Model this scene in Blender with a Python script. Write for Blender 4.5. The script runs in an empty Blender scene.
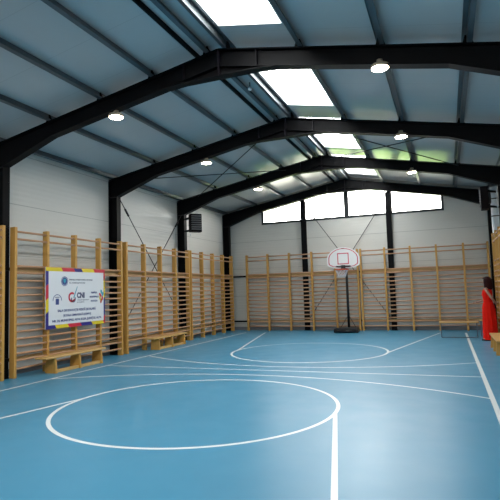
import bpy, bmesh, math, random
from mathutils import Vector, Matrix
random.seed(4)
C = bpy.context.scene.collection
S = bpy.context.scene
D = bpy.data
PI = math.pi
R = math.radians

# ------------------------------------------------------------------ materials
def mat(name, col, rough=.5, metal=0., var=0., scale=8., stretch=(1, 1, 1), col2=None, bump=0., spec=.5, coat=0.):
    m = D.materials.new(name); m.use_nodes = True
    nt = m.node_tree; b = nt.nodes['Principled BSDF']
    b.inputs['Roughness'].default_value = rough
    b.inputs['Metallic'].default_value = metal
    b.inputs['Specular IOR Level'].default_value = spec
    b.inputs['Coat Weight'].default_value = coat
    tc = nt.nodes.new('ShaderNodeTexCoord'); mp = nt.nodes.new('ShaderNodeMapping')
    mp.inputs['Scale'].default_value = stretch
    nz = nt.nodes.new('ShaderNodeTexNoise'); nz.inputs['Scale'].default_value = scale
    nz.inputs['Detail'].default_value = 4
    nt.links.new(tc.outputs['Object'], mp.inputs[0]); nt.links.new(mp.outputs[0], nz.inputs['Vector'])
    mx = nt.nodes.new('ShaderNodeMix'); mx.data_type = 'RGBA'
    c2 = col2 or tuple(min(1, c * (1 - var)) for c in col)
    mx.inputs[6].default_value = (*col, 1); mx.inputs[7].default_value = (*c2, 1)
    nt.links.new(nz.outputs['Fac'], mx.inputs[0]); nt.links.new(mx.outputs[2], b.inputs['Base Color'])
    if bump:
        bp = nt.nodes.new('ShaderNodeBump'); bp.inputs['Strength'].default_value = bump
        bp.inputs['Distance'].default_value = .01
        nt.links.new(nz.outputs['Fac'], bp.inputs['Height']); nt.links.new(bp.outputs[0], b.inputs['Normal'])
    return m

def emit(name, col, s):
    m = D.materials.new(name); m.use_nodes = True; nt = m.node_tree
    b = nt.nodes['Principled BSDF']
    b.inputs['Emission Color'].default_value = (*col, 1); b.inputs['Emission Strength'].default_value = s
    b.inputs['Base Color'].default_value = (.8, .8, .8, 1)
    return m

def glass(name, tr=.92, tint=(1, 1, 1)):
    m = D.materials.new(name); m.use_nodes = True; nt = m.node_tree
    nt.nodes.clear()
    o = nt.nodes.new('ShaderNodeOutputMaterial'); t = nt.nodes.new('ShaderNodeBsdfTransparent')
    g = nt.nodes.new('ShaderNodeBsdfGlossy'); g.inputs['Roughness'].default_value = .05
    t.inputs[0].default_value = (*tint, 1)
    x = nt.nodes.new('ShaderNodeMixShader'); x.inputs[0].default_value = 1 - tr
    nt.links.new(t.outputs[0], x.inputs[1]); nt.links.new(g.outputs[0], x.inputs[2]); nt.links.new(x.outputs[0], o.inputs[0])
    return m

# sandwich panel: fine ribs and a joint line every metre along one object axis
def panel_mat(name, col, axis, joint=1.0, off=.25, rough=.45, rib=.1, ribs=.25, metal=0., jdark=.55, spec=.5):
    m = mat(name, col, rough, metal, var=.06, scale=.7, spec=spec)
    nt = m.node_tree; b = nt.nodes['Principled BSDF']
    tc = nt.nodes['Texture Coordinate']
    sp = nt.nodes.new('ShaderNodeSeparateXYZ'); nt.links.new(tc.outputs['Object'], sp.inputs[0])
    def mt(op, a, bb=None):
        n = nt.nodes.new('ShaderNodeMath'); n.operation = op
        for i, v in enumerate((a, bb)):
            if v is None: continue
            if isinstance(v, (int, float)): n.inputs[i].default_value = v
            else: nt.links.new(v, n.inputs[i])
        return n.outputs[0]
    c = sp.outputs[axis]
    fr = mt('ABSOLUTE', mt('SUBTRACT', mt('FRACT', mt('DIVIDE', mt('SUBTRACT', c, off - joint * .5 + 100 * joint), joint)), .5))
    line = mt('LESS_THAN', fr, .006 / joint)
    mx = nt.nodes.new('ShaderNodeMix'); mx.data_type = 'RGBA'
    src = b.inputs['Base Color'].links[0].from_socket
    nt.links.new(src, mx.inputs[6]); mx.inputs[7].default_value = (*[v * jdark for v in col], 1)
    nt.links.new(line, mx.inputs[0]); nt.links.new(mx.outputs[2], b.inputs['Base Color'])
    rb = mt('SINE', mt('MULTIPLY', c, 2 * PI / rib))
    bp = nt.nodes.new('ShaderNodeBump'); bp.inputs['Strength'].default_value = ribs; bp.inputs['Distance'].default_value = .004
    nt.links.new(rb, bp.inputs['Height']); nt.links.new(bp.outputs[0], b.inputs['Normal'])
    return m

M = {}
M['wall_side'] = panel_mat('wall_panel_side', (.66, .645, .60), 2, off=.25)
M['wall_gable'] = panel_mat('wall_panel_gable', (.66, .645, .60), 2, off=.25)
M['roof'] = panel_mat('roof_panel', (.60, .61, .61), 1, off=.5, rough=.24, rib=.25, ribs=.05, jdark=.85, metal=.0, spec=.6)
M['steel'] = mat('dark_painted_steel', (.004, .004, .005), .5, var=.3, scale=3, spec=.10)
M['plate'] = mat('dark_plate_steel', (.010, .008, .012), .5, var=.3, scale=3, spec=.15)
M['galv'] = mat('galvanised_purlin', (.13, .15, .165), .38, .55, var=.25, scale=5)
M['cable'] = mat('brace_rod_steel', (.02, .02, .022), .5, .3)
M['wood'] = mat('golden_pine', (.62, .345, .085), .42, var=.3, scale=5, stretch=(6, 6, .6), col2=(.52, .26, .055))
M['rung'] = mat('beech_rung', (.58, .32, .17), .4, var=.2, scale=6, stretch=(.6, 6, 6), col2=(.46, .24, .13))
M['board'] = mat('pine_board', (.48, .29, .12), .5, var=.2, scale=6, stretch=(.6, 6, 6))
M['bench'] = mat('bench_pine', (.68, .42, .14), .38, var=.2, scale=5, stretch=(6, .6, 6), col2=(.58, .34, .12))
M['black'] = mat('black_plastic', (.008, .008, .01), .4, var=.2, scale=9)
M['heat'] = mat('dark_heater_metal', (.007, .004, .005), .6, .0, var=.2, spec=.1)
M['louvre'] = mat('louvre_metal', (.30, .28, .28), .4, .2, var=.1)
M['metal'] = mat('grey_tube_metal', (.20, .23, .28), .35, .4, var=.1)
M['pipe'] = mat('pale_flue_metal', (.72, .78, .84), .4, 0, var=.12, scale=5)
M['white'] = mat('white_board', (.80, .81, .84), .4, var=.05)
M['whiteb'] = mat('backboard_white', (.85, .85, .85), .35, var=.04)
M['red'] = mat('red_print', (.62, .02, .05), .4, var=.1)
M['blue'] = mat('blue_print', (.025, .02, .22), .4, var=.1)
M['yellow'] = mat('yellow_print', (.80, .62, .02), .4, var=.08)
M['navy'] = mat('navy_print', (.04, .07, .25), .5, var=.1)
M['textgrey'] = mat('grey_print', (.12, .13, .22), .5, var=.1)
M['cyan'] = mat('cyan_print', (.03, .35, .50), .5)
M['orange'] = mat('rim_orange', (.60, .07, .02), .35, var=.1)
M['net'] = mat('net_cord', (.62, .64, .72), .8)
M['skin'] = mat('skin', (.42, .22, .15), .5, var=.1, scale=6)
M['dress'] = mat('red_dress_cloth', (.86, .016, .008), .9, var=.15, scale=14, stretch=(3, 3, .5), bump=.2, spec=.1)
M['hair'] = mat('dark_auburn_hair', (.032, .005, .005), .6, var=.4, scale=60, stretch=(1, 1, .15), bump=.3, spec=.15)
M['shoe'] = mat('black_shoe', (.01, .01, .01), .35)
M['frame'] = mat('window_frame_dark', (.015, .018, .022), .4, var=.2)
M['curb'] = mat('skylight_curb_white', (.85, .86, .86), .5, var=.04)
M['skirt'] = mat('grey_skirting', (.22, .23, .25), .5, var=.15)
M['grass'] = mat('lawn', (.16, .30, .03), .9, var=.5, scale=3)
M['pave'] = mat('pale_paving', (.50, .49, .42), .9, var=.2, scale=1)
M['glass'] = glass('window_glass', .93)
M['poly'] = glass('skylight_sheet', .90, (.96, .98, 1))
M['lampglow'] = emit('lamp_glow', (1, .84, .62), 60)
M['lampbody'] = mat('lamp_housing', (.45, .38, .28), .4, .3, var=.2)
M['pink'] = mat('backboard_pink_red', (.60, .05, .10), .4)

# ------------------------------------------------------------------ floor material with the court lines
class X:
    nt = None
    def __init__(s, o): s.o = o
    @staticmethod
    def m(op, a, b=None):
        n = X.nt.nodes.new('ShaderNodeMath'); n.operation = op
        for i, v in enumerate((a, b)):
            if v is None: continue
            if isinstance(v, X): X.nt.links.new(v.o, n.inputs[i])
            else: n.inputs[i].default_value = v
        return X(n.outputs[0])
    def __add__(s, o): return X.m('ADD', s, o)
    def __sub__(s, o): return X.m('SUBTRACT', s, o)
    def __mul__(s, o): return X.m('MULTIPLY', s, o)
    def lt(s, v): return X.m('LESS_THAN', s, v)
    def gt(s, v): return X.m('GREATER_THAN', s, v)
    def abs(s): return X.m('ABSOLUTE', s)
    def max(s, o): return X.m('MAXIMUM', s, o)

CX = 4.23; LW = .05
def floor_mat():
    m = mat('blue_sports_vinyl', (.066, .29, .465), .33, var=.1, scale=.8, col2=(.058, .258, .42), spec=.45)
    nt = m.node_tree; X.nt = nt; b = nt.nodes['Principled BSDF']
    tc = nt.nodes['Texture Coordinate']; sp = nt.nodes.new('ShaderNodeSeparateXYZ')
    nt.links.new(tc.outputs['Object'], sp.inputs[0])
    x, y = X(sp.outputs[0]), X(sp.outputs[1])
    def seg(x0, y0, x1, y1, w=LW):
        L = math.hypot(x1 - x0, y1 - y0); ux, uy = (x1 - x0) / L, (y1 - y0) / L
        t = (x - x0) * ux + (y - y0) * uy
        d = ((x - x0) * (-uy) + (y - y0) * ux).abs()
        return d.lt(w / 2) * (t - L / 2).abs().lt(L / 2 + w / 2)
    def ring(cx, cy, r, w=LW):
        dx, dy = x - cx, y - cy
        d = X.m('SQRT', dx * dx + dy * dy)
        return (d - r).abs().lt(w / 2)
    inside = (x - CX).abs().lt(3.52)
    Y0, Y1, YM = .98, 16.22, 8.60
    tot = seg(.715, Y0, .715, Y1)
    for s_ in (seg(7.745, Y0, 7.745, Y1, .06), seg(.715, YM, 7.745, YM, .04),
               seg(CX - 1.78, 5.83, CX - 2.78, Y0), seg(CX + 1.78, 5.83, CX + 2.78, Y0),
               seg(CX - 1.78, 11.37, CX - 2.80, Y1), seg(CX + 1.78, 11.37, CX + 2.80, Y1),
               ring(CX, 5.83, 1.78), ring(CX, 11.37, 1.78),
               ring(CX, 8.09 - 6.25, 6.25, .045) * inside * y.gt(4.), ring(CX, 9.05 + 6.25, 6.25, .045) * inside * y.lt(13.)):
        tot = tot.max(s_)
    mx = nt.nodes.new('ShaderNodeMix'); mx.data_type = 'RGBA'
    src = b.inputs['Base Color'].links[0].from_socket
    nt.links.new(src, mx.inputs[6]); mx.inputs[7].default_value = (.78, .82, .84, 1)
    nt.links.new(tot.o, mx.inputs[0]); nt.links.new(mx.outputs[2], b.inputs['Base Color'])
    # soft wear in the gloss
    nz = nt.nodes.new('ShaderNodeTexNoise'); nz.inputs['Scale'].default_value = 2.5
    nt.links.new(tc.outputs['Object'], nz.inputs['Vector'])
    mr = nt.nodes.new('ShaderNodeMapRange'); mr.inputs[3].default_value = .28; mr.inputs[4].default_value = .42
    nt.links.new(nz.outputs['Fac'], mr.inputs[0]); nt.links.new(mr.outputs[0], b.inputs['Roughness'])
    return m
M['floor'] = floor_mat()

# ------------------------------------------------------------------ mesh helpers
def box(bm, x0, x1, y0, y1, z0, z1, mtx=None):
    vs = [bm.verts.new((x, y, z)) for x in (x0, x1) for y in (y0, y1) for z in (z0, z1)]
    for f in ((0, 1, 3, 2), (4, 6, 7, 5), (0, 4, 5, 1), (2, 3, 7, 6), (0, 2, 6, 4), (1, 5, 7, 3)):
        bm.faces.new([vs[i] for i in f])
    if mtx is not None: bmesh.ops.transform(bm, matrix=mtx, verts=vs)
    return vs
def tube(bm, pts, r, n=8, cap=True):
    pts = [Vector(p) for p in pts]; rs = r if isinstance(r, (list, tuple)) else [r] * len(pts)
    rings = []; up = Vector((0, 0, 1))
    for i, p in enumerate(pts):
        a = pts[max(i - 1, 0)]; c = pts[min(i + 1, len(pts) - 1)]
        t = (c - a).normalized()
        u = t.cross(up)
        if u.length < .05: u = t.cross(Vector((0, 1, 0)))
        u.normalize(); v = t.cross(u).normalized()
        rings.append([bm.verts.new(p + (u * math.cos(k * 2 * PI / n) + v * math.sin(k * 2 * PI / n)) * rs[i]) for k in range(n)])
    for a, c in zip(rings, rings[1:]):
        for k in range(n): bm.faces.new((a[k], a[(k + 1) % n], c[(k + 1) % n], c[k]))
    if cap: bm.faces.new(rings[0][::-1]); bm.faces.new(rings[-1])
def prism(bm, poly, f0, f1):
    a = [bm.verts.new(f0(p)) for p in poly]; b = [bm.verts.new(f1(p)) for p in poly]
    bm.faces.new(a[::-1]); bm.faces.new(b)
    n = len(poly)
    for i in range(n): bm.faces.new((a[i], a[(i + 1) % n], b[(i + 1) % n], b[i]))
def lathe(bm, prof, n=24, c=(0, 0, 0)):
    rings = [[bm.verts.new((c[0] + r * math.cos(k * 2 * PI / n), c[1] + r * math.sin(k * 2 * PI / n), c[2] + z)) for k in range(n)] for r, z in prof]
    for a, d in zip(rings, rings[1:]):
        for k in range(n): bm.faces.new((a[k], a[(k + 1) % n], d[(k + 1) % n], d[k]))
    bm.faces.new(rings[0][::-1]); bm.faces.new(rings[-1])
def obj(name, bm, m, parent=None, smooth=False, bevel=0, loc=None):
    if isinstance(bm, bmesh.types.BMesh):
        bmesh.ops.recalc_face_normals(bm, faces=bm.faces[:])
        me = D.meshes.new(name); bm.to_mesh(me); bm.free()
    else: me = bm
    if smooth:
        for p in me.polygons: p.use_smooth = True
    if not me.materials: me.materials.append(m)
    o = D.objects.new(name, me); C.objects.link(o)
    if parent: o.parent = parent
    if loc: o.location = loc
    if bevel:
        b = o.modifiers.new('bevel', 'BEVEL'); b.width = bevel; b.segments = 2; b.limit_method = 'ANGLE'
    return o
def B(): return bmesh.new()
def bx(*a):
    bm = B(); box(bm, *a); return bm
def thing(name, label, cat, loc=(0, 0, 0), rz=0, group=None):
    o = D.objects.new(name, None); C.objects.link(o); o.location = loc; o.rotation_euler = (0, 0, rz)
    o.empty_display_size = .1
    return tag(o, label, cat, group)
def tag(o, label, cat, group=None):
    o['label'] = label; o['category'] = cat
    if group: o['group'] = group
    return o
def struct(name, bm, m, parent=None, **k):
    o = obj(name, bm, m, parent, **k)
    if not parent: o['kind'] = 'structure'
    return o
def dup(root, loc, rz, label, group=None):
    r = root.copy(); C.objects.link(r); r.location = loc; r.rotation_euler = (0, 0, rz); r['label'] = label
    if group: r['group'] = group
    for ch in list(root.children):
        c = ch.copy(); C.objects.link(c); c.parent = r
        for g in ch.children:
            d = g.copy(); C.objects.link(d); d.parent = c
    return r

# ------------------------------------------------------------------ the hall
XL, XR = -.40, 8.86          # wall faces
YN, YF = -.30, 17.27
FR = [.02, 3.42, 6.82, 10.22, 13.62, 17.02]     # portal frames
SL = .19
def ztop(x): return 5.17 - SL * abs(x - CX)      # rafter top
PUR = .13
def zroof(x): return ztop(x) + PUR
struct('floor', bx(XL - .3, XR + .3, YN - .3, YF + .3, -.15, 0), M['floor'])
zs = zroof(XL)
struct('wall_left', bx(XL - .1, XL, YN - .1, YF + .1, 0, zroof(XL)), M['wall_side'])
struct('wall_right', bx(XR, XR + .1, YN - .1, YF + .1, 0, zroof(XR)), M['wall_side'])
SILL = 3.855; WX0, WX1 = 1.05, 7.36
def wtop(x): return 4.40 + .19 * (min(x, 2 * CX - x) - WX0) if True else 0
def gable(name, y0, y1):
    bm = B()
    box(bm, XL, XR, y0, y1, 0, SILL)
    def pr(poly):
        prism(bm, poly, lambda p: (p[0], y0, p[1]), lambda p: (p[0], y1, p[1]))
    pr([(XL, SILL), (WX0, SILL), (WX0, zroof(WX0)), (XL, zroof(XL))])
    pr([(WX1, SILL), (XR, SILL), (XR, zroof(XR)), (WX1, zroof(WX1))])
    for a, c in ((WX0, CX), (CX, WX1)):
        pr([(a, wtop(a)), (c, wtop(c)), (c, zroof(c)), (a, zroof(a))])
    return struct(name, bm, M['wall_gable'])
gable('wall_far', YF, YF + .1); gable('wall_near', YN - .1, YN)
# gable windows
def gable_window(n, xa, xb, y0, y1, far=True):
    f = .08
    poly = [(xa, SILL), (xb, SILL), (xb, wtop(xb)), (xa, wtop(xa))]
    bm = B()
    def bar(p):
        prism(bm, p, lambda q: (q[0], y0, q[1]), lambda q: (q[0], y1, q[1]))
    bar([(xa, SILL), (xb, SILL), (xb, SILL + f), (xa, SILL + f)])
    bar([(xa, wtop(xa) - f), (xb, wtop(xb) - f), (xb, wtop(xb)), (xa, wtop(xa))])
    bar([(xa, SILL + f), (xa + f, SILL + f), (xa + f, wtop(xa + f) - f), (xa, wtop(xa) - f)])
    bar([(xb - f, SILL + f), (xb, SILL + f), (xb, wtop(xb) - f), (xb - f, wtop(xb - f) - f)])
    w = struct('window_%d' % n, bm, M['frame'])
    bm = B(); ym = (y0 + y1) / 2
    prism(bm, [(xa + f, SILL + f), (xb - f, SILL + f), (xb - f, wtop(xb - f) - f), (xa + f, wtop(xa + f) - f)],
          lambda q: (q[0], ym - .004, q[1]), lambda q: (q[0], ym + .004, q[1]))
    obj('window_pane', bm, M['glass'], w)
xs = [WX0, 2.64, CX - .03, 5.66, WX1]
for i in range(4): gable_window(i + 1, xs[i], xs[i + 1], YF - .01, YF + .06)
for i in range(4): gable_window(i + 5, xs[i], xs[i + 1], YN - .06, YN + .01)
# roof with the skylight openings
HX0, HX1 = 4.45, 5.40
holes = [(a + .30, b - .52) for a, b in zip(FR, FR[1:])]
def slab(bm, x0, x1, y0, y1, t=.09):
    vs = [bm.verts.new((x, y, zroof(x) + dz)) for x in (x0, x1) for y in (y0, y1) for dz in (0, t)]
    for f in ((0, 1, 3, 2), (4, 6, 7, 5), (0, 4, 5, 1), (2, 3, 7, 6), (0, 2, 6, 4), (1, 5, 7, 3)):
        bm.faces.new([vs[i] for i in f])
bm = B(); ya, yb = YN - .4, YF + .4
slab(bm, XL - .4, CX, ya, yb); slab(bm, CX, HX0, ya, yb); slab(bm, HX1, XR + .4, ya, yb)
prev = ya
for h0, h1 in holes:
    slab(bm, HX0, HX1, prev, h0); prev = h1
slab(bm, HX0, HX1, prev, yb)
struct('ceiling', bm, M['roof'])
for i, (h0, h1) in enumerate(holes):
    bm = B(); t = .03; hh = .22
    z0 = lambda x: zroof(x) + .0
    for (a, c, d, e) in ((HX0 - t, HX0, h0 - t, h1 + t), (HX1, HX1 + t, h0 - t, h1 + t), (HX0, HX1, h0 - t, h0), (HX0, HX1, h1, h1 + t)):
        vs = [bm.verts.new((x, y, zroof(x) + dz)) for x in (a, c) for y in (d, e) for dz in (.09, hh)]
        for f in ((0, 1, 3, 2), (4, 6, 7, 5), (0, 4, 5, 1), (2, 3, 7, 6), (0, 2, 6, 4), (1, 5, 7, 3)):
            bm.faces.new([vs[k] for k in f])
    w = struct('window_%d' % (i + 9), bm, M['curb'])
    bm = B()
    vs = [bm.verts.new((x, y, zroof(x) + dz)) for x in (HX0 - t, HX1 + t) for y in (h0 - t, h1 + t) for dz in (hh, hh + .012)]
    for f in ((0, 1, 3, 2), (4, 6, 7, 5), (0, 4, 5, 1), (2, 3, 7, 6), (0, 2, 6, 4), (1, 5, 7, 3)):
        bm.faces.new([vs[k] for k in f])
    obj('skylight_sheet', bm, M['poly'], w)
# skirting
struct('baseboard_far', bx(XL, XR, YF - .015, YF, 0, .12), M['skirt'])
struct('baseboard_left', bx(XL, XL + .015, YN, YF - .015, 0, .12), M['skirt'])
struct('baseboard_right', bx(XR - .015, XR, YN, YF - .015, 0, .12), M['skirt'])
# lawn outside (seen only in what the glossy roof mirrors)
gr = obj('paved_ground', bx(-60, 70, -60, YF + 16.5, -.45, -.17), M['pave']); gr['kind'] = 'structure'
gr = obj('lawn_ground', bx(-60, 70, YF + 16.5, 120, -.45, -.16), M['grass']); gr['kind'] = 'structure'

# ------------------------------------------------------------------ portal frames
CF_L, CF_R = -.15, 8.61
def zbot(x):
    d = min(x, 2 * CX - x)            # mirror to the left half
    base = ztop(x) - .28
    if d < .97: base = min(base, 3.86 + (d + .12) * (ztop(.97) - .28 - 3.86) / 1.09)
    if d > CX - .78: base = min(base, 4.735)
    return base
def isec(bm, pts_top, pts_bot, y, fw=.16, ft=.014, web=.01):
    """I-section between an upper and a lower polyline in XZ, at depth y"""
    poly = pts_top + pts_bot[::-1]
    prism(bm, poly, lambda p: (p[0], y - web / 2, p[1]), lambda p: (p[0], y + web / 2, p[1]))
    for pts, s in ((pts_top, -1), (pts_bot, 1)):
        for (xa, za), (xb, zb) in zip(pts, pts[1:]):
            n = Vector((-(zb - za), xb - xa)).normalized() * ft
            if n.y * s < 0: n = -n
            if abs(xb - xa) < 1e-4: n = Vector((ft if s > 0 else -ft, 0))
            q = [(xa, za), (xb, zb), (xb + n.x, zb + n.y), (xa + n.x, za + n.y)]
            prism(bm, q, lambda p: (p[0], y - fw / 2, p[1]), lambda p: (p[0], y + fw / 2, p[1]))
def make_frame(y, label):
    t = thing('portal_frame', label, 'steel frame', (CX, y, 0), 0, 'steel portal frames along the hall')
    def P(name, bm, m=M['steel']):
        bmesh.ops.translate(bm, verts=bm.verts[:], vec=(-CX, 0, 0))
        return obj(name, bm, m, t)
    for s in (-1, 1):
        mir = (lambda x: x) if s < 0 else (lambda x: 2 * CX - x)
        # column: web + two flanges
        bm = B(); xo, xi = XL, CF_L
        a, b_ = sorted((mir(xo + .012), mir(xi - .012)))
        box(bm, a, b_, -.006, .006, 0, 4.05)
        for (u, v, h) in ((xo + .003, xo + .015, ztop(xo) - .02), (xi - .013, xi, 3.86)):
            a, b_ = sorted((mir(u), mir(v))); box(bm, a, b_, -.08, .08, 0.012, h)
        a, b_ = sorted((mir(xo + .003), mir(xi + .02))); box(bm, a, b_, -.1, .1, 0, .014)
        P('column', bm)
        # rafter with haunch
        xsb = [CF_L, 1.05, CX - .78, CX - .78 + .0, CX - .006]
        top = [(XL + .005, ztop(XL + .005)), (CX - .006, ztop(CX - .006))]
        x_knee = CF_L
        bot = [(x_knee, 3.86), (.97, ztop(.97) - .28)]
        bot += [(CX - .95, ztop(CX - .95) - .28), (CX - .62, 4.735), (CX - .006, 4.735)]
        tp = [(mir(x), z) for x, z in top]; bt = [(mir(x), z) for x, z in bot]
        bm = B()
        poly = [(mir(XL + .005), 3.86)] + bt + tp[::-1]
        prism(bm, poly, lambda p: (p[0], -.005, p[1]), lambda p: (p[0], .005, p[1]))
        def flange(pts, up):
            for (xa, za), (xb, zb) in zip(pts, pts[1:]):
                d = Vector((xb - xa, zb - za)).normalized(); n = Vector((-d.y, d.x))
                if (n.y < 0) == up: n = -n
                n *= .014
                q = [(xa, za), (xb, zb), (xb + n.x, zb + n.y), (xa + n.x, za + n.y)]
                prism(bm, q, lambda p: (p[0], -.08, p[1]), lambda p: (p[0], .08, p[1]))
        flange(tp, False); flange(bt, True)
        # the straight lower flange runs on behind the ridge haunch
        flange([(mir(CX - .95), ztop(CX - .95) - .28), (mir(CX - .02), ztop(CX - .02) - .28)], True)
        P('rafter', bm)
        for px_ in (CX - .008, CX - .62):
            bm = B()
            a, b_ = sorted((mir(px_ - .006), mir(px_ + .006)))
            zb_ = 4.74 if px_ > CX - .1 else ztop(px_) - .27
            box(bm, a, b_, -.078, .078, zb_, ztop(px_) - .015)
            P('splice_plate', bm, M['plate'])
        bm = B(); a, b_ = sorted((mir(XL + .02), mir(CF_L))); box(bm, a, b_, -.078, .078, 3.85, 3.865)
        P('knee_plate', bm, M['plate'])
    return t
names = ['nearest steel portal frame, overhead right at the camera end wall', 'second steel portal frame from the camera end, above the foreground floor',
         'dark steel portal frame crossing above the near court circle, largest in view',
         'dark steel portal frame with left column behind the wall bars right of the sign',
         'dark steel portal frame carrying the louvred heater on its left column',
         'dark steel portal frame against the far gable wall above its windows']
for y, n in zip(FR, names): make_frame(y, n)

# ------------------------------------------------------------------ purlins
pur = [(-.30, 'along the left wall eaves'), (.90, 'second from the left wall'), (2.0, 'third from the left wall'), (3.02, 'fourth from the left wall'),
       (4.02, 'just left of the roof ridge'), (4.37, 'along the left edge of the skylights'), (5.50, 'along the right edge of the skylights'),
       (6.64, 'second from the right wall'), (7.72, 'nearest the right wall but one, over the right bars'), (8.70, 'along the right wall eaves')]
for x, where in pur:
    t = thing('roof_purlin', 'galvanised steel roof purlin ' + where, 'purlin', (x, 0, ztop(x)), 0, 'roof purlins running the length of the hall')
    s = -1 if x < CX else 1
    bm = B(); y0, y1 = YN + .02, YF - .02
    zo = lambda dx: -s * SL * dx          # follow the slope
    def strip(xa, xb, za, zb):
        vs = [bm.verts.new((xx, y, zz + zo(xx))) for xx in (xa, xb) for y in (y0, y1) for zz in (za, zb)]
        for f in ((0, 1, 3, 2), (4, 6, 7, 5), (0, 4, 5, 1), (2, 3, 7, 6), (0, 2, 6, 4), (1, 5, 7, 3)):
            bm.faces.new([vs[i] for i in f])
    strip(-.003, .003, .004, PUR - .004)
    e = -1 if x == 4.37 else 1
    strip(*sorted((-.003 * e, .06 * e)), .002, .006); strip(*sorted((-.06 * e, .003 * e)), PUR - .006, PUR - .002)
    strip(*sorted((.057 * e, .06 * e)), .006, .02); strip(*sorted((-.06 * e, -.057 * e)), PUR - .02, PUR - .006)
    obj('channel', bm, M['galv'], t)
    for fy in FR[1:5] if x > 0 and x < 8.6 else []:
        bm = B()
        prism(bm, [(.006, .004), (.075, .004), (.03, .115), (.006, .115)], lambda p: (p[0], fy - .07, p[1] + zo(p[0])), lambda p: (p[0], fy - .06, p[1] + zo(p[0])))
        prism(bm, [(-.006, .004), (-.055, .004), (-.025, .1), (-.006, .1)], lambda p: (p[0], fy - .07, p[1] + zo(p[0])), lambda p: (p[0], fy - .06, p[1] + zo(p[0])))
        box(bm, -.045, .045, fy - .045, fy + .045, -.004, .004)
        obj('cleat', bm, M['steel'], t)
# ridge angle (thin dark line left of the ridge purlins)
t = obj('ridge_flashing', bx(3.80, 3.835, YN + .02, YF - .02, ztop(3.82) + .05, ztop(3.82) + PUR - .006), M['steel'])
tag(t, 'thin dark flashing strip under the roof left of the ridge purlins', 'flashing')
# eaves girts along the walls
for x0, x1, w in ((XL + .002, XL + .06, 'left'), (XR - .06, XR - .002, 'right')):
    for i, z in enumerate((.33, 1.97)):
        for k, (fa, fb) in enumerate(zip(FR, FR[1:])):
            if w == 'right' and k < 2: continue
# horizontal girts that carry the wall bars
def girt(name, bm, label):
    tag(obj(name, bm, M['steel']), label, 'rail', 'dark horizontal steel rails behind the wall bars')
for z, h in ((.33, 'low'), (1.97, 'high')):
    girt('steel_rail', bx(CF_L + .001, CF_L + .026, .05, 16.9, z - .03, z + .03), 'dark %s horizontal steel rail across the left wall columns' % h)
    girt('steel_rail', bx(CF_R - .028, CF_R - .003, 4, 15.6 if z > 1 else 15.6, z - .03, z + .03), 'dark %s horizontal steel rail across the right wall columns' % h)
    girt('steel_rail', bx(-.14, 8.6, 17.087, 17.112, z - .03, z + .03), 'dark %s horizontal steel rail across the far wall posts' % h)

# gable posts
for x, lab in ((2.67, 'dark steel post up the far wall under the left window joint'), (5.62, 'dark steel post up the far wall right of the basketball stand')):
    t = thing('gable_post', lab, 'steel post', (x, 17.19, 0), 0, 'steel posts on the far gable wall')
    bm = B(); zt = zroof(x) - .42
    box(bm, -.005, .005, -.07, .055, .0, zt)
    box(bm, -.085, .085, -.075, -.063, 0, zt); box(bm, -.085, .085, .055, .066, 0, zt)
    obj('i_section', bm, M['steel'], t)
    obj('base_plate', bx(-.11, .11, -.077, .07, 0, .012), M['plate'], t)
    bm = B(); box(bm, -.02, .02, -.082, -.0755, 4.15, 4.35)
    obj('rod_plate', bm, M['plate'], t)

# brace rods
def rod(p, q, label, group, r=.012):
    p, q = Vector(p), Vector(q); d = (q - p)
    t = thing('brace_rod', label, 'brace rod', tuple(p), 0, group)
    bm = B(); tube(bm, [(0, 0, 0), d], r, 6); obj('rod', bm, M['cable'], t)
    bm = B(); tube(bm, [d * .07, d * .07 + d.normalized() * .22], r * 2.2, 8); obj('turnbuckle', bm, M['cable'], t)
g = 'cross brace rods on the far wall'
rod((2.775, 17.135, 4.38), (5.515, 17.135, .42), 'far wall brace rod falling from the left post to the right post foot', g)
rod((5.515, 17.165, 4.38), (2.775, 17.165, .42), 'far wall brace rod falling from the right post to the left post foot', g)
g = 'cross brace rods on the left wall'
rod((-.20, 10.32, 3.84), (-.20, 13.52, .5), 'left wall brace rod descending away from the camera behind the second bars', g)
rod((-.235, 13.52, 3.84), (-.235, 10.32, .5), 'left wall brace rod rising from the near column to below the heater', g)
g = 'cross brace rods under the roof'
def rz(x): return ztop(x) - .06
rod((3.95, 10.3, rz(3.95)), (.35, 13.54, rz(.35)), 'left roof brace rod from near the ridge out to the heater column', g)
rod((.1, 10.3, rz(.1) - .05), (3.2, 13.54, rz(3.2) - .05), 'left roof brace rod from the eaves in toward the ridge', g)
rod((4.5, 10.3, rz(4.5)), (7.75, 13.54, rz(7.75)), 'right roof brace rod from the skylight side out toward the right eaves', g)
rod((7.75, 10.3, rz(7.75) - .02), (4.5, 13.54, rz(4.5) - .02), 'right roof brace rod from the right eaves in toward the skylights', g)

# ------------------------------------------------------------------ wall bars
HB = 2.74
ZR = [2.66, 2.52, 2.02, 1.895, 1.75, 1.62, 1.487, 1.355, 1.222, 1.09, .958, .826, .693, .56, .43, .31, .16]
PW, PD = .060, .125
def rung_mesh(L):
    bm = B(); tube(bm, [(0, 0, 0), (L, 0, 0)], .0185, 8)
    bmesh.ops.scale(bm, vec=(1, .9, 1.1), verts=bm.verts[:])
    bmesh.ops.recalc_face_normals(bm, faces=bm.faces[:])
    me = D.meshes.new('rung'); bm.to_mesh(me); bm.free(); me.materials.append(M['rung'])
    for p in me.polygons: p.use_smooth = True
    return me
def post_mesh():
    bm = B(); box(bm, -PW / 2, PW / 2, 0, PD, .0, HB)
    bmesh.ops.bevel(bm, geom=[e for e in bm.edges], offset=.005, segments=1, affect='EDGES')
    bmesh.ops.recalc_face_normals(bm, faces=bm.faces[:])
    me = D.meshes.new('post'); bm.to_mesh(me); bm.free(); me.materials.append(M['wood']); return me
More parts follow.
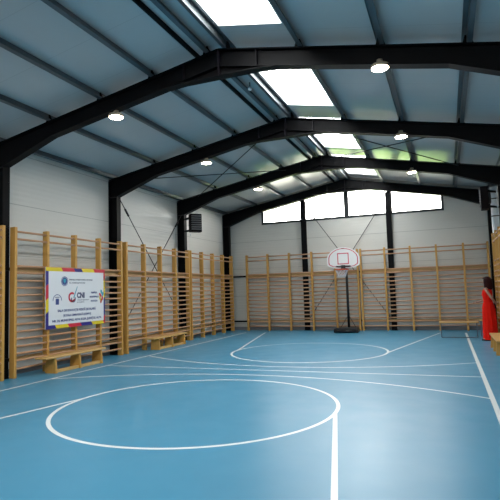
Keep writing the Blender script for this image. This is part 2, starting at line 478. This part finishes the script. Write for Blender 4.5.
PM = post_mesh(); RM = {}
def make_bars(xs_, loc, rz_, label, group):
    """local X along the ladder, front face at local y=0, back at y=PD"""
    t = thing('wall_bars', label, 'wall bars', loc, rz_, group)
    for x in xs_: obj('post', PM, M['wood'], t, loc=(x, 0, 0))
    for a, b_ in zip(xs_, xs_[1:]):
        L = round(b_ - a - PW, 3)
        if L not in RM: RM[L] = rung_mesh(L)
        for i, z in enumerate(ZR):
            y = .022 if i not in (2,) else .03
            obj('rung', RM[L], M['rung'], t, loc=(a + PW / 2, y + (.012 if i == 0 else 0), z))
    for z, h in ((1.97, .05), (.33, .04)):
        bm = B()
        for a, b_ in zip(xs_, xs_[1:]): box(bm, a + PW / 2 + .001, b_ - PW / 2 - .001, PD - .03, PD - .006, z - h, z + h)
        obj('mounting_board', bm, M['board'], t)
    return t
four = [0, .8, 1.6, 2.4, 3.2]
off = -.030        # fitted positions are those of the far edge of each post
u = make_bars(four, (0, 6.947 + off, 0), R(90), 'left wall bars with the blue-edged sign and a bench in front', 'wall bars on the left wall')
G = 'wall bars on the left wall'
dup(u, (0, 3.475 + off, 0), R(90), 'left wall bars cut off by the left picture edge', G)
dup(u, (0, 10.369 + off, 0), R(90), 'left wall bars between the sign bars and the far corner set, bench before them', G)
dup(u, (0, 13.706 + off, 0), R(90), 'left wall bars in the far left corner, no bench before them', G)
G = 'wall bars on the far wall'
make_bars([0, .81, 1.62, 2.44, 3.26, 4.03], (.51, 16.955, 0), 0, 'far wall bars left of the basketball stand pole', G)
make_bars([0, .79, 1.60, 2.40, 3.20, 3.90], (4.645, 16.955, 0), 0, 'far wall bars right of the basketball stand pole', G)
G = 'wall bars on the right wall'
u = make_bars(four, (8.46, 14.36, 0), R(-90), 'right wall bars seen edge-on beside the woman in red', G)

# ------------------------------------------------------------------ sign on the left bars
SY0, SY1, SZ0, SZ1 = 7.60, 9.40, .81, 2.02
t = thing('sign_panel', 'white information sign with red, yellow and blue border on the left wall bars', 'sign', (.02, SY0, SZ0), R(90))
SW, SH = SY1 - SY0, SZ1 - SZ0        # local: x = along, z = up, front -y
obj('panel', bx(0, SW, -.02, .0, 0, SH), M['white'], t)
bw = .072; fy = -.022
def flat(poly, name, m, y=fy, th=.0015, parent=t):
    bm = B(); prism(bm, poly, lambda p: (p[0], y, p[1]), lambda p: (p[0], y - th, p[1])); return obj(name, bm, m, parent)
cols = [M['yellow'], M['red'], M['blue']]
nm = ['yellow_border', 'red_border', 'blue_border']
def hband(z0, z1, splits, start, flip):
    k = start; sl = .05
    for a, c in zip(splits, splits[1:]):
        a2 = a + (sl if a > 0 else 0); c2 = c + (sl if c < SW else 0)
        if flip: p = [(a, z0), (c, z0), (c2 if c < SW else c, z1), (a2 if a > 0 else a, z1)]
        else: p = [(a2 if a > 0 else a, z0), (c2 if c < SW else c, z0), (c, z1), (a, z1)]
        flat(p, nm[k % 3], cols[k % 3]); k += 1
hband(SH - bw, SH, [0, .42, .78, 1.02, 1.40, SW], 0, False)
hband(0, bw, [0, .24, .60, .98, 1.33, 1.72, SW], 2, False)
def vband(x0, x1, splits, ks):
    sl = .05
    for (a, c), k in zip(zip(splits, splits[1:]), ks):
        a2 = a + (sl if a > bw else 0); c2 = c + (sl if c < SH - bw else 0)
        flat([(x0, a), (x1, a2), (x1, c2), (x0, c)], nm[k], cols[k])
vband(0, bw, [bw, .30, .56, .84, SH - bw], [2, 0, 1, 2])
vband(SW - bw * .6, SW, [bw, .16, .55, .95, SH - bw], [1, 2, 0, 1])
def disc(cx, cz, r, r2=0, n=28, sx=1, a0=0, a1=2 * PI):
    bm = B()
    k = n
    out = [(cx + sx * r * math.cos(a0 + (a1 - a0) * i / k), cz + r * math.sin(a0 + (a1 - a0) * i / k)) for i in range(k + (0 if abs(a1 - a0 - 2 * PI) < 1e-6 and not r2 else 1))]
    if not r2:
        prism(bm, out, lambda p: (p[0], fy, p[1]), lambda p: (p[0], fy - .0015, p[1]))
    else:
        inn = [(cx + sx * r2 * math.cos(a0 + (a1 - a0) * i / k), cz + r2 * math.sin(a0 + (a1 - a0) * i / k)) for i in range(k + 1)]
        for i in range(k):
            prism(bm, [out[i], out[i + 1], inn[i + 1], inn[i]], lambda p: (p[0], fy - .0002, p[1]), lambda p: (p[0], fy - .0022, p[1]))
    return bm
def text(s, x, z, size, m, name='lettering', align='CENTER', bold=.0, width=None):
    cu = D.curves.new('txt', 'FONT'); cu.body = s; cu.size = size; cu.align_x = align; cu.offset = bold; cu.extrude = .0006
    o = D.objects.new('txt', cu); C.objects.link(o)
    bpy.context.view_layer.update()
    me = D.meshes.new_from_object(o.evaluated_get(bpy.context.evaluated_depsgraph_get()))
    D.objects.remove(o)
    w = max(v.co.x for v in me.vertices) - min(v.co.x for v in me.vertices)
    k = width / w if width else 1
    for v in me.vertices:
        v.co = Vector((x + v.co.x * k, fy - .001 - v.co.z, z + v.co.y))
    me.materials.clear(); me.materials.append(m)
    return obj(name, me, m, t)
# government seal
obj('seal', disc(.515, SH - .27, .098, n=28), M['navy'], t)
obj('seal_ring', disc(.515, SH - .27, .086, .079), M['white'], t)
flat([(.48, SH - .225), (.55, SH - .225), (.55, SH - .27), (.515, SH - .315), (.48, SH - .27)], 'seal_shield', M['cyan'], y=fy - .0016)
text('MINISTERUL LUCRĂRILOR PUBLICE, DEZVOLTĂRII', .65, SH - .25, .034, M['textgrey'], align='LEFT', width=.72, bold=.0008)
text('ȘI ADMINISTRAȚIEI', .65, SH - .315, .034, M['textgrey'], align='LEFT', width=.48, bold=.0008)
# left crest
obj('crest_arch', disc(.31, SH - .66, .125, .112, a0=0, a1=PI), M['navy'], t)
flat([(.265, SH - .74), (.355, SH - .74), (.355, SH - .64), (.345, SH - .62), (.275, SH - .62), (.265, SH - .64)], 'crest_tower', M['navy'])
flat([(.25, SH - .60), (.37, SH - .60), (.37, SH - .585), (.25, SH - .585)], 'crest_bar', M['textgrey'])
# company mark: a ring with a swoosh
obj('company_mark', disc(.73, SH - .60, .105, .065, a0=R(50), a1=R(330)), M['red'], t)
obj('company_mark_inner', disc(.77, SH - .64, .07, .04, a0=R(150), a1=R(400)), M['textgrey'], t)
flat([(.76, SH - .62), (.80, SH - .60), (.90, SH - .38), (.885, SH - .38)], 'company_swoosh', M['cyan'], y=fy - .0024)
text('CNI', .88, SH - .615, .15, M['textgrey'], align='LEFT', bold=.009, width=.24)
text('COMPANIA NAȚIONALĂ', .88, SH - .675, .03, M['textgrey'], align='LEFT', width=.36)
text('DE INVESTIȚII', .88, SH - .72, .03, M['textgrey'], align='LEFT', width=.22)
text('PRIMĂRIA', 1.43, SH - .53, .05, M['navy'], bold=.002, width=.20)
text('MUNICIPIULUI', 1.43, SH - .62, .05, M['navy'], bold=.002, width=.29)
text('ALBA IULIA', 1.43, SH - .71, .05, M['navy'], bold=.002, width=.22)
# city mark: overlapping coloured leaves
for (dx, dz, a, m_, n_) in ((0, .10, 20, M['cyan'], 'cyan_leaf'), (.045, .05, -30, M['cyan'], 'cyan_leaf'), (-.04, .03, 40, M['red'], 'red_leaf'), (.03, -.04, 0, M['red'], 'red_leaf'), (-.01, -.10, -20, M['orange'], 'orange_leaf'), (-.045, -.04, 10, M['yellow'], 'yellow_leaf')):
    ca, sa = math.cos(R(a)), math.sin(R(a)); pts = []
    for i in range(12):
        u_, v_ = .028 * math.cos(i * PI / 6), .055 * math.sin(i * PI / 6)
        pts.append((1.68 + dx + u_ * ca - v_ * sa, SH - .60 + dz + u_ * sa + v_ * ca))
    flat(pts, n_, m_)
text('SALA DE EDUCAȚIE FIZICĂ ȘCOLARĂ', .90, SH - .885, .062, M['navy'], bold=.0022, width=1.16)
text('ȘCOALA GIMNAZIALĂ (CORP B)', .90, SH - .985, .058, M['navy'], bold=.0022, width=.84)
text('NR. 24, MUNICIPIUL ALBA IULIA, JUDEȚUL ALBA', .92, SH - 1.085, .062, M['navy'], bold=.0022, width=1.50)

# ------------------------------------------------------------------ benches
def make_bench(L, label, group):
    t = thing('gym_bench', label, 'bench', (0, 0, 0), 0, group)
    # local: y along, x across, width .27
    w, h = .27, .32
    bm = B(); box(bm, -w / 2, w / 2, 0, L, h - .035, h); obj('plank', bm, M['bench'], t, bevel=.008)
    ys = [.27, .94, 1.61]
    for y in ys:
        bm = B()
        prism(bm, [(-.11, h - .036), (.11, h - .036), (.135, .03), (.135, 0), (-.135, 0), (-.135, .03)],
              lambda p: (p[0], y - .02, p[1]), lambda p: (p[0], y + .02, p[1]))
        f = obj('support', bm, M['wood'], t, bevel=.004)
    bm = B(); box(bm, .02, .10, ys[0] + .021, ys[1] - .021, .005, .06); box(bm, .02, .10, ys[1] + .021, ys[2] - .021, .005, .06)
    obj('balance_beam', bm, M['bench'], t)
    return t
gb = 'pine gym benches'
b1 = make_bench(1.74, 'pine gym bench on the floor under the sign', gb); b1.location = (.245, 7.26, 0)
b2 = dup(b1, (.235, 10.92, 0), 0, 'pine gym bench against the middle left wall bars', gb)
b3 = dup(b1, (8.27, 10.90, 0), 0, 'pine gym bench at the right edge, in front of the woman in red', gb)

# low bench with metal tube frame, far right
t = thing('tube_frame_bench', 'low bench with plywood top and grey tube legs before the far wall bars', 'bench', (7.54, 14.85, 0))
obj('seat', bx(-.50, .50, -.15, .15, .395, .425), M['bench'], t, bevel=.006)
for s in (-1, 1):
    bm = B(); tube(bm, [(s * .45, -.13, .39), (s * .45, -.13, .018), (s * .45, .13, .018), (s * .45, .13, .39)], .011, 8)
    obj('leg_frame', bm, M['metal'], t)
bm = B(); tube(bm, [(-.45, -.13, .012), (.45, -.13, .012)], .011, 8); obj('floor_rail', bm, M['metal'], t)
bm = B(); tube(bm, [(-.45, .13, .30), (.45, .13, .30)], .009, 8); obj('stretcher', bm, M['metal'], t)
# small chair behind the woman
t = thing('school_chair', 'small school chair with grey tube legs, mostly hidden behind the woman in red', 'chair', (8.27, 15.22, 0))
obj('seat', bx(-.18, .18, -.18, .18, .425, .445), M['bench'], t, bevel=.006)
for sx in (-1, 1):
    for sy in (-1, 1):
        bm = B()
        top_ = .42 if sy < 0 else .42
        tube(bm, [(sx * .16, sy * .16, 0.0), (sx * .15, sy * .15, .42)], .011, 8); obj('leg', bm, M['metal'], t)
bm = B(); tube(bm, [(.165, -.15, .43), (.18, -.15, .78), (.18, .15, .78), (.165, .15, .43)], .010, 8); obj('back_frame', bm, M['metal'], t)
obj('backrest', bx(.165, .180, -.17, .17, .62, .76), M['bench'], t, bevel=.004)

# ------------------------------------------------------------------ basketball stand
HXc = 4.215
t = thing('basketball_stand', 'portable basketball stand with black base and white backboard at the far wall', 'basketball hoop', (HXc, 16.45, 0))
bm = B()
prof = [(-.39, 0), (.39, 0), (.40, .05), (.385, .13), (.34, .165), (-.34, .165), (-.385, .13), (-.40, .05)]
prism(bm, prof, lambda p: (p[0], -.36, p[1]), lambda p: (p[0] * .86, .30, p[1] * .9))
obj('base', bm, M['black'], t, bevel=.02)
bm = B(); tube(bm, [(-.32, -.365, .06), (.32, -.365, .06)], .05, 10); obj('base_roll', bm, M['black'], t, smooth=True)
bm = B(); tube(bm, [(.03, .05, .15), (.03, .05, 2.30)], .042, 12); obj('pole', bm, M['black'], t, smooth=True)
for s in (-1, 1):
    bm = B(); tube(bm, [(.03 + s * .02, .05, .52), (.03 + s * .25, -.05, .15)], .010, 6); obj('brace', bm, M['black'], t)
bm = B(); box(bm, -.01, .07, -.25, .07, 2.12, 2.16); box(bm, -.01, .07, -.25, .07, 2.26, 2.30); obj('board_arm', bm, M['black'], t)
# backboard outline (x, z) around (0, 2.09)
half = [(0, .0), (.20, .0), (.40, .035), (.515, .10), (.535, .16), (.53, .36), (.49, .46), (.38, .57), (.24, .645), (.10, .68), (0, .685)]
outl = half + [(-x, z) for x, z in half[::-1][1:-1]]
BZ = 2.075
def ol(k, dz=0): return [(x * k, (z - .335) * k + .335 + BZ + dz) for x, z in outl]
bm = B(); prism(bm, ol(1), lambda p: (p[0], -.28, p[1]), lambda p: (p[0], -.25, p[1]))
bb = obj('backboard', bm, M['whiteb'], t)
def ringpoly(k0, k1):
    bm = B(); a, c = ol(k0), ol(k1); n = len(a)
    for i in range(n):
        j = (i + 1) % n
        prism(bm, [a[i], a[j], c[j], c[i]], lambda p: (p[0], -.2805, p[1]), lambda p: (p[0], -.283, p[1]))
    return bm
obj('border_line', ringpoly(.90, .845), M['pink'], bb)
bm = B()
x0, x1, z0, z1, w = -.185, .185, BZ + .13, BZ + .50, .03
for q in ((x0, x1, z0, z0 + w), (x0, x1, z1 - w, z1), (x0, x0 + w, z0 + w, z1 - w), (x1 - w, x1, z0 + w, z1 - w)):
    box(bm, q[0], q[1], -.283, -.2805, q[2], q[3])
obj('target_square', bm, M['pink'], bb)
bm = B(); box(bm, -.045, .045, -.283, -.2805, BZ + .64, BZ + .658); obj('maker_mark', bm, M['black'], bb)
bm = B(); box(bm, -.07, .07, -.35, -.2805, BZ - .075, BZ + .10); box(bm, -.24, .24, -.31, -.2805, BZ + .04, BZ + .085)
obj('rim_mount', bm, M['black'], t, bevel=.008)
bm = B(); rr = .21; ry = -.36 - rr
pts = [(rr * math.cos(a * PI / 16), ry + rr * math.sin(a * PI / 16), BZ - .05) for a in range(33)]
tube(bm, pts, .019, 8, cap=False); obj('rim', bm, M['orange'], t, smooth=True)
bm = B()
nrow = 5
def npnt(k, r_): 
    rad = [.205, .175, .15, .13, .12][r_]; a = (k + .5 * (r_ % 2)) * 2 * PI / 10
    return (rad * math.cos(a), ry + rad * math.sin(a), BZ - .06 - r_ * .055)
for r_ in range(nrow - 1):
    for k in range(10):
        tube(bm, [npnt(k, r_), npnt(k, r_ + 1)], .005, 5)
        tube(bm, [npnt(k + (1 if r_ % 2 == 0 else 0), r_) if r_ % 2 else npnt(k + 1, r_), npnt(k if r_ % 2 == 0 else k + 1, r_ + 1)], .005, 5)
obj('net', bm, M['net'], t)

# ------------------------------------------------------------------ heaters
def make_heater(loc, rz_, label, side, reach):
    """local front (louvres) towards -y"""
    t = thing('unit_heater', label, 'heater', loc, rz_, 'louvred unit heaters on the frame columns')
    w, d, h = .35, .17, .54
    bm = B()
    box(bm, -w / 2, w / 2, -d / 2 + .03, d / 2, 0, h)
    for q in ((-w / 2, -w / 2 + .02, 0, h), (w / 2 - .02, w / 2, 0, h), (-w / 2 + .02, w / 2 - .02, 0, .03), (-w / 2 + .02, w / 2 - .02, h - .03, h)):
        box(bm, q[0], q[1], -d / 2, -d / 2 + .03, q[2], q[3])
    obj('casing', bm, M['heat'], t)
    for i in range(7):
        bm = B(); z = .055 + i * .066
        box(bm, -w / 2 + .022, w / 2 - .022, -.03, .02, -.005, .005, Matrix.Translation((0, -d / 2 + .0, z + .02)) @ Matrix.Rotation(R(-28), 4, 'X'))
        obj('louvre', bm, M['louvre'], t)
    bm = B(); lathe(bm, [(.13, 0), (.14, .01), (.14, .05), (.10, .06)], 20)
    bmesh.ops.transform(bm, matrix=Matrix.Translation((0, d / 2, h / 2)) @ Matrix.Rotation(R(-90), 4, 'X'), verts=bm.verts[:])
    obj('fan_guard', bm, M['black'], t)
    inv = Matrix.Rotation(-rz_, 4, 'Z')
    for z in (.09, h - .07):
        bm = B()
        for off_ in (-.05, .05):
            a = inv @ Vector((side * .02, off_ * 1.6, 0)); c = inv @ Vector((-side * reach, .36 + off_ * .8, 0))
            tube(bm, [(a.x, a.y, z), (c.x, c.y, z)], .020, 6)
        obj('bracket', bm, M['steel'], t)
    bm = B()
    a = inv @ Vector((side * -.30, .25, 0))
    tube(bm, [(a.x, a.y, -.06), (a.x + .02, a.y, .1), (a.x - .05, a.y, .25), (a.x, a.y, .40), (a.x, a.y, .56)], .02, 8)
    obj('supply_pipe', bm, M['pipe'], t, smooth=True)
make_heater((.40, 13.22, 3.24), math.atan2(.75, .66), 'dark louvred heater bracketed to a left wall column', 1, .54)
make_heater((8.27, 13.22, 3.22), R(-93), 'dark heater bracketed high on the right, left of the pale pipe', -1, .33)
# flue pipe
t = thing('flue_pipe', 'pale vertical pipe with dark clips on the right wall beside the heater', 'pipe', (8.715, 15.75, 0))
bm = B(); tube(bm, [(0, 0, 0), (0, 0, 4.20)], .11, 20); obj('pipe', bm, M['pipe'], t, smooth=True)
for z in (1.0, 2.3, 3.35, 3.85):
    bm = B(); lathe(bm, [(.113, z - .015), (.119, z - .015), (.119, z + .015), (.113, z + .015)], 20)
    obj('clip', bm, M['black'], t)

# ------------------------------------------------------------------ lamps
lampcoll = []
def make_lamp(x, y, label):
    t = thing('bay_lamp', label, 'lamp', (x, y, 4.41), 0, 'round lamps hanging under the steel frames')
    bm = B(); lathe(bm, [(.118, .004), (.122, .0), (.125, .012), (.118, .05), (.07, .075), (.045, .08), (.04, .125), (.0201, .13)], 28)
    obj('housing', bm, M['lampbody'], t, smooth=True)
    bm = B(); lathe(bm, [(.108, -.004), (.112, .002), (.112, .004)], 28); obj('diffuser', bm, M['lampglow'], t)
    zb = ztop(x) - .28 - 4.41
    bm = B(); tube(bm, [(0, 0, .12), (0, 0, zb - .001)], .012, 8); obj('hanger', bm, M['steel'], t)
    return t
LX = (2.29, 6.62)
wh = {6.82: 'nearest', 10.22: 'middle', 13.62: 'farthest', 3.42: 'overhead near'}
for y in (3.42, 6.82, 10.22, 13.62):
    make_lamp(LX[0], y, 'round glowing ceiling lamp, %s of the row on the left roof slope' % wh[y])
    make_lamp(LX[1], y, 'round glowing ceiling lamp, %s of the row on the right roof slope' % wh[y])
t = thing('sensor', 'small white ball detector under the roof left of the skylights', 'sensor', (4.13, 8.35, ztop(4.13) + .02))
bm = B(); bmesh.ops.create_icosphere(bm, subdivisions=3, radius=.04, matrix=Matrix.Translation((0, 0, -.02))); obj('ball', bm, M['white'], t, smooth=True)
bm = B(); tube(bm, [(0, 0, .01), (0, 0, PUR - .03)], .012, 8); obj('stem', bm, M['galv'], t)

# ------------------------------------------------------------------ the woman in the red dress
W = thing('person', 'woman in long red sleeveless dress, seen from behind at the right wall bars', 'person', (8.25, 14.06, 0), R(-112)); W.scale = (.94, .94, .965)
def build_body():
    V, Ed, Rd, roots = [], [], [], []
    def v(p, r, frm=None, ry=None):
        V.append(p); Rd.append((r, ry or r)); i = len(V) - 1
        if frm is not None: Ed.append((frm, i))
        else: roots.append(i)
        return i
    pel = v((0, 0, .92), .125, ry=.10)
    sp = v((0, .0, 1.05), .098, pel, .082); ch = v((0, -.005, 1.22), .115, sp, .085); uc = v((0, 0, 1.34), .09, ch, .065)
    nk = v((0, .0, 1.425), .042, uc); h0 = v((0, -.015, 1.49), .056, nk, .066); h1 = v((0, -.015, 1.56), .07, h0, .085); h2 = v((0, -.005, 1.625), .05, h1, .06)
    nose = v((0, -.115, 1.535), .010, h1)
    for s in (-1, 1):
        v((s * .078, .0, 1.545), .013, h1)
    for s in (-1, 1):
        hp = v((s * .085, 0, .86), .085, pel); kn = v((s * .085, -.015, .48), .056, hp); cf = v((s * .085, .02, .34), .052, kn)
        an = v((s * .085, .02, .085), .035, cf); v((s * .095, -.15, .035), .028, v((s * .09, -.06, .045), .035, an))
    # arms: +x is her left; elbow back, hand at the hip / forearm held forward
    def arm(pts, fdir, side, pn):
        last = uc
        for p, r in pts: last = v(p, r, last)
        w = Vector(pts[-1][0]); f = Vector(fdir).normalized(); n = Vector(pn).normalized(); s_ = f.cross(n).normalized()
        pal = v(tuple(w + f * .055), .024, last, .034); p2 = v(tuple(w + f * .085), .018, pal, .034)
        for k, (o, L) in enumerate(((-.027, .062), (-.009, .074), (.009, .070), (.027, .055))):
            a = w + f * .075 + s_ * o
            i0 = v(tuple(a), .0095)
            i1 = v(tuple(a + f * L * .5 + n * .004), .0088, i0); i2 = v(tuple(a + f * L * .85 - n * .012), .008, i1); v(tuple(a + f * L * 1.1 - n * .028), .0068, i2)
        a = w + f * .03 - s_ * .018 * side
        i0 = v(tuple(a), .011); i1 = v(tuple(a + f * .03 - s_ * .03 * side), .0095, i0); v(tuple(a + f * .062 - s_ * .042 * side), .008, i1)
    arm([((.155, .005, 1.345), .043), ((.20, .09, 1.23), .037), ((.225, .17, 1.12), .034), ((.17, .21, 1.04), .029), ((.10, .215, .985), .022)], (-.9, -.05, -.3), 1, (0, 1, 0))
    arm([((-.155, .005, 1.345), .043), ((-.185, .01, 1.22), .036), ((-.195, -.04, 1.10), .033), ((-.18, -.17, 1.05), .029), ((-.16, -.30, 1.0), .021)], (.1, -1, -.02), -1, (0, -.05, 1))
    me = D.meshes.new('body'); me.from_pydata(V, Ed, []); me.update()
    o = D.objects.new('body', me); C.objects.link(o)
    sk = o.modifiers.new('s', 'SKIN'); sk.use_smooth_shade = True
    for i, d in enumerate(me.skin_vertices[0].data):
        d.radius = Rd[i]; d.use_root = i in roots
    o.modifiers.new('ss', 'SUBSURF').levels = 2
    bpy.context.view_layer.update()
    m2 = D.meshes.new_from_object(o.evaluated_get(bpy.context.evaluated_depsgraph_get()))
    D.objects.remove(o)
    m2.materials.clear(); m2.materials.append(M['skin'])
    return obj('body', m2, M['skin'], W, smooth=True)
build_body()
for s in (-1, 1):
    bm = B(); bmesh.ops.create_icosphere(bm, subdivisions=2, radius=.011, matrix=Matrix.Translation((s * .03, -.092, 1.555))); obj('eye', bm, M['white'], W, smooth=True)
bm = B(); tube(bm, [(-.022, -.095, 1.497), (0, -.102, 1.495), (.022, -.095, 1.497)], .005, 6); obj('mouth', bm, M['red'], W, smooth=True)
# dress
def loft(name, rows, n, m, folds=0, nf=9, closed_top=True):
    bm = B(); rings = []
    for (z, rx, ry, oy, fo) in rows:
        ring = []
        for k in range(n):
            a = k * 2 * PI / n
            q = 1 + fo * math.cos(nf * a + 1.3 * math.sin(2 * a)) + fo * .4 * math.cos((nf * 2 + 1) * a + z * 2)
            ring.append(bm.verts.new((rx * q * math.cos(a), oy + ry * q * math.sin(a), z)))
        rings.append(ring)
    for a, c in zip(rings, rings[1:]):
        for k in range(n): bm.faces.new((a[k], a[(k + 1) % n], c[(k + 1) % n], c[k]))
    if closed_top: bm.faces.new(rings[-1])
    return obj(name, bm, m, W, smooth=True)
loft('dress_skirt', [(.03, .175, .185, .02, .07), (.25, .172, .18, .018, .065), (.5, .172, .175, .015, .05), (.75, .175, .165, .01, .03), (.90, .172, .150, .0, .012), (1.0, .135, .118, 0, .005), (1.03, .128, .108, 0, 0)], 72, M['dress'])
loft('dress_bodice', [(1.025, .130, .110, 0, 0), (1.05, .131, .112, 0, 0), (1.13, .142, .122, -.005, .006), (1.22, .152, .130, -.012, .006), (1.29, .150, .118, -.005, 0), (1.34, .135, .092, 0, 0), (1.385, .105, .07, 0, 0)], 48, M['dress'])
bm = B(); n = 40
tube(bm, [(.134 * math.cos(k * 2 * PI / n), .114 * math.sin(k * 2 * PI / n), 1.03) for k in range(n + 1)], .014, 6, cap=False); obj('dress_sash', bm, M['dress'], W, smooth=True)
# hair: shoulder length, open at the face
bm = B(); bmesh.ops.create_uvsphere(bm, u_segments=40, v_segments=28, radius=1)
for v_ in bm.verts:
    x, y, z = v_.co
    zz = 1.555 + (z * .125 if z > 0 else z * .25)
    k = 1 if z > 0 else 1 + .10 * (-z)
    wob = 1 + .03 * math.sin(11 * math.atan2(y, x) + 5 * z)
    rr_ = math.sqrt(max(1 - z * z, 0)) if z > 0 else (1 - abs(z) ** 6) ** .5 if abs(z) < 1 else 0
    hr = math.hypot(x, y) or 1
    X_, Y_ = x / hr * rr_, y / hr * rr_
    xx = X_ * .118 * k * wob; yy = .01 + Y_ * .135 * k * wob
    if yy < -.05 and zz < 1.615:
        yy = max(yy, -.045)
    v_.co = (xx, yy, zz)
obj('hair', bm, M['hair'], W, smooth=True)
for s in (-1, 1):
    bm = B(); tube(bm, [(s * .09, .05, .035), (s * .09, -.03, .038), (s * .095, -.12, .032), (s * .098, -.185, .022)], [.03, .038, .04, .02], 10)
    bmesh.ops.scale(bm, vec=(1, 1, .8), verts=bm.verts[:]); obj('shoe', bm, M['shoe'], W, smooth=True)

# ------------------------------------------------------------------ light
w = D.worlds.new('overcast_sky'); S.world = w; w.use_nodes = True; nt = w.node_tree
bg = nt.nodes['Background']; bg.inputs[0].default_value = (1, .985, .94, 1); bg.inputs[1].default_value = 18.5
def portal(loc, rot, sx, sy):
    l = D.lights.new('portal', 'AREA'); l.shape = 'RECTANGLE'; l.size = sx; l.size_y = sy
    l.cycles.is_portal = True
    o = D.objects.new('daylight_portal', l); C.objects.link(o); o.location = loc; o.rotation_euler = rot
for h0, h1 in holes:
    xm = (HX0 + HX1) / 2
    portal((xm, (h0 + h1) / 2, zroof(xm) + .27), (0, math.atan(SL), 0), HX1 - HX0 + .1, h1 - h0 + .1)
portal((CX, YF + .13, 4.45), (R(-90), 0, 0), WX1 - WX0, 1.3)
portal((CX, YN - .13, 4.45), (R(90), 0, 0), WX1 - WX0, 1.3)

# ------------------------------------------------------------------ camera
f, yaw, pit, rol = 498.773, R(21.317), R(4.693), R(-1.767)
fw = Vector((-math.sin(yaw) * math.cos(pit), math.cos(yaw) * math.cos(pit), math.sin(pit)))
rt = Vector((math.cos(yaw), math.sin(yaw), 0)); up = rt.cross(fw)
r2 = rt * math.cos(rol) + up * math.sin(rol); u2 = -rt * math.sin(rol) + up * math.cos(rol)
cam = D.cameras.new('camera'); cam.sensor_width = 36; cam.lens = f / 500 * 36; cam.clip_start = .05; cam.clip_end = 300
co = D.objects.new('camera', cam); C.objects.link(co)
co.matrix_world = Matrix(((r2.x, u2.x, -fw.x, 7.292), (r2.y, u2.y, -fw.y, 0), (r2.z, u2.z, -fw.z, 1.435), (0, 0, 0, 1)))
S.camera = co
S.view_settings.view_transform = 'Standard'; S.view_settings.look = 'None'; S.view_settings.gamma = 1
S.view_settings.use_curve_mapping = False; S.view_settings.exposure = 0.0
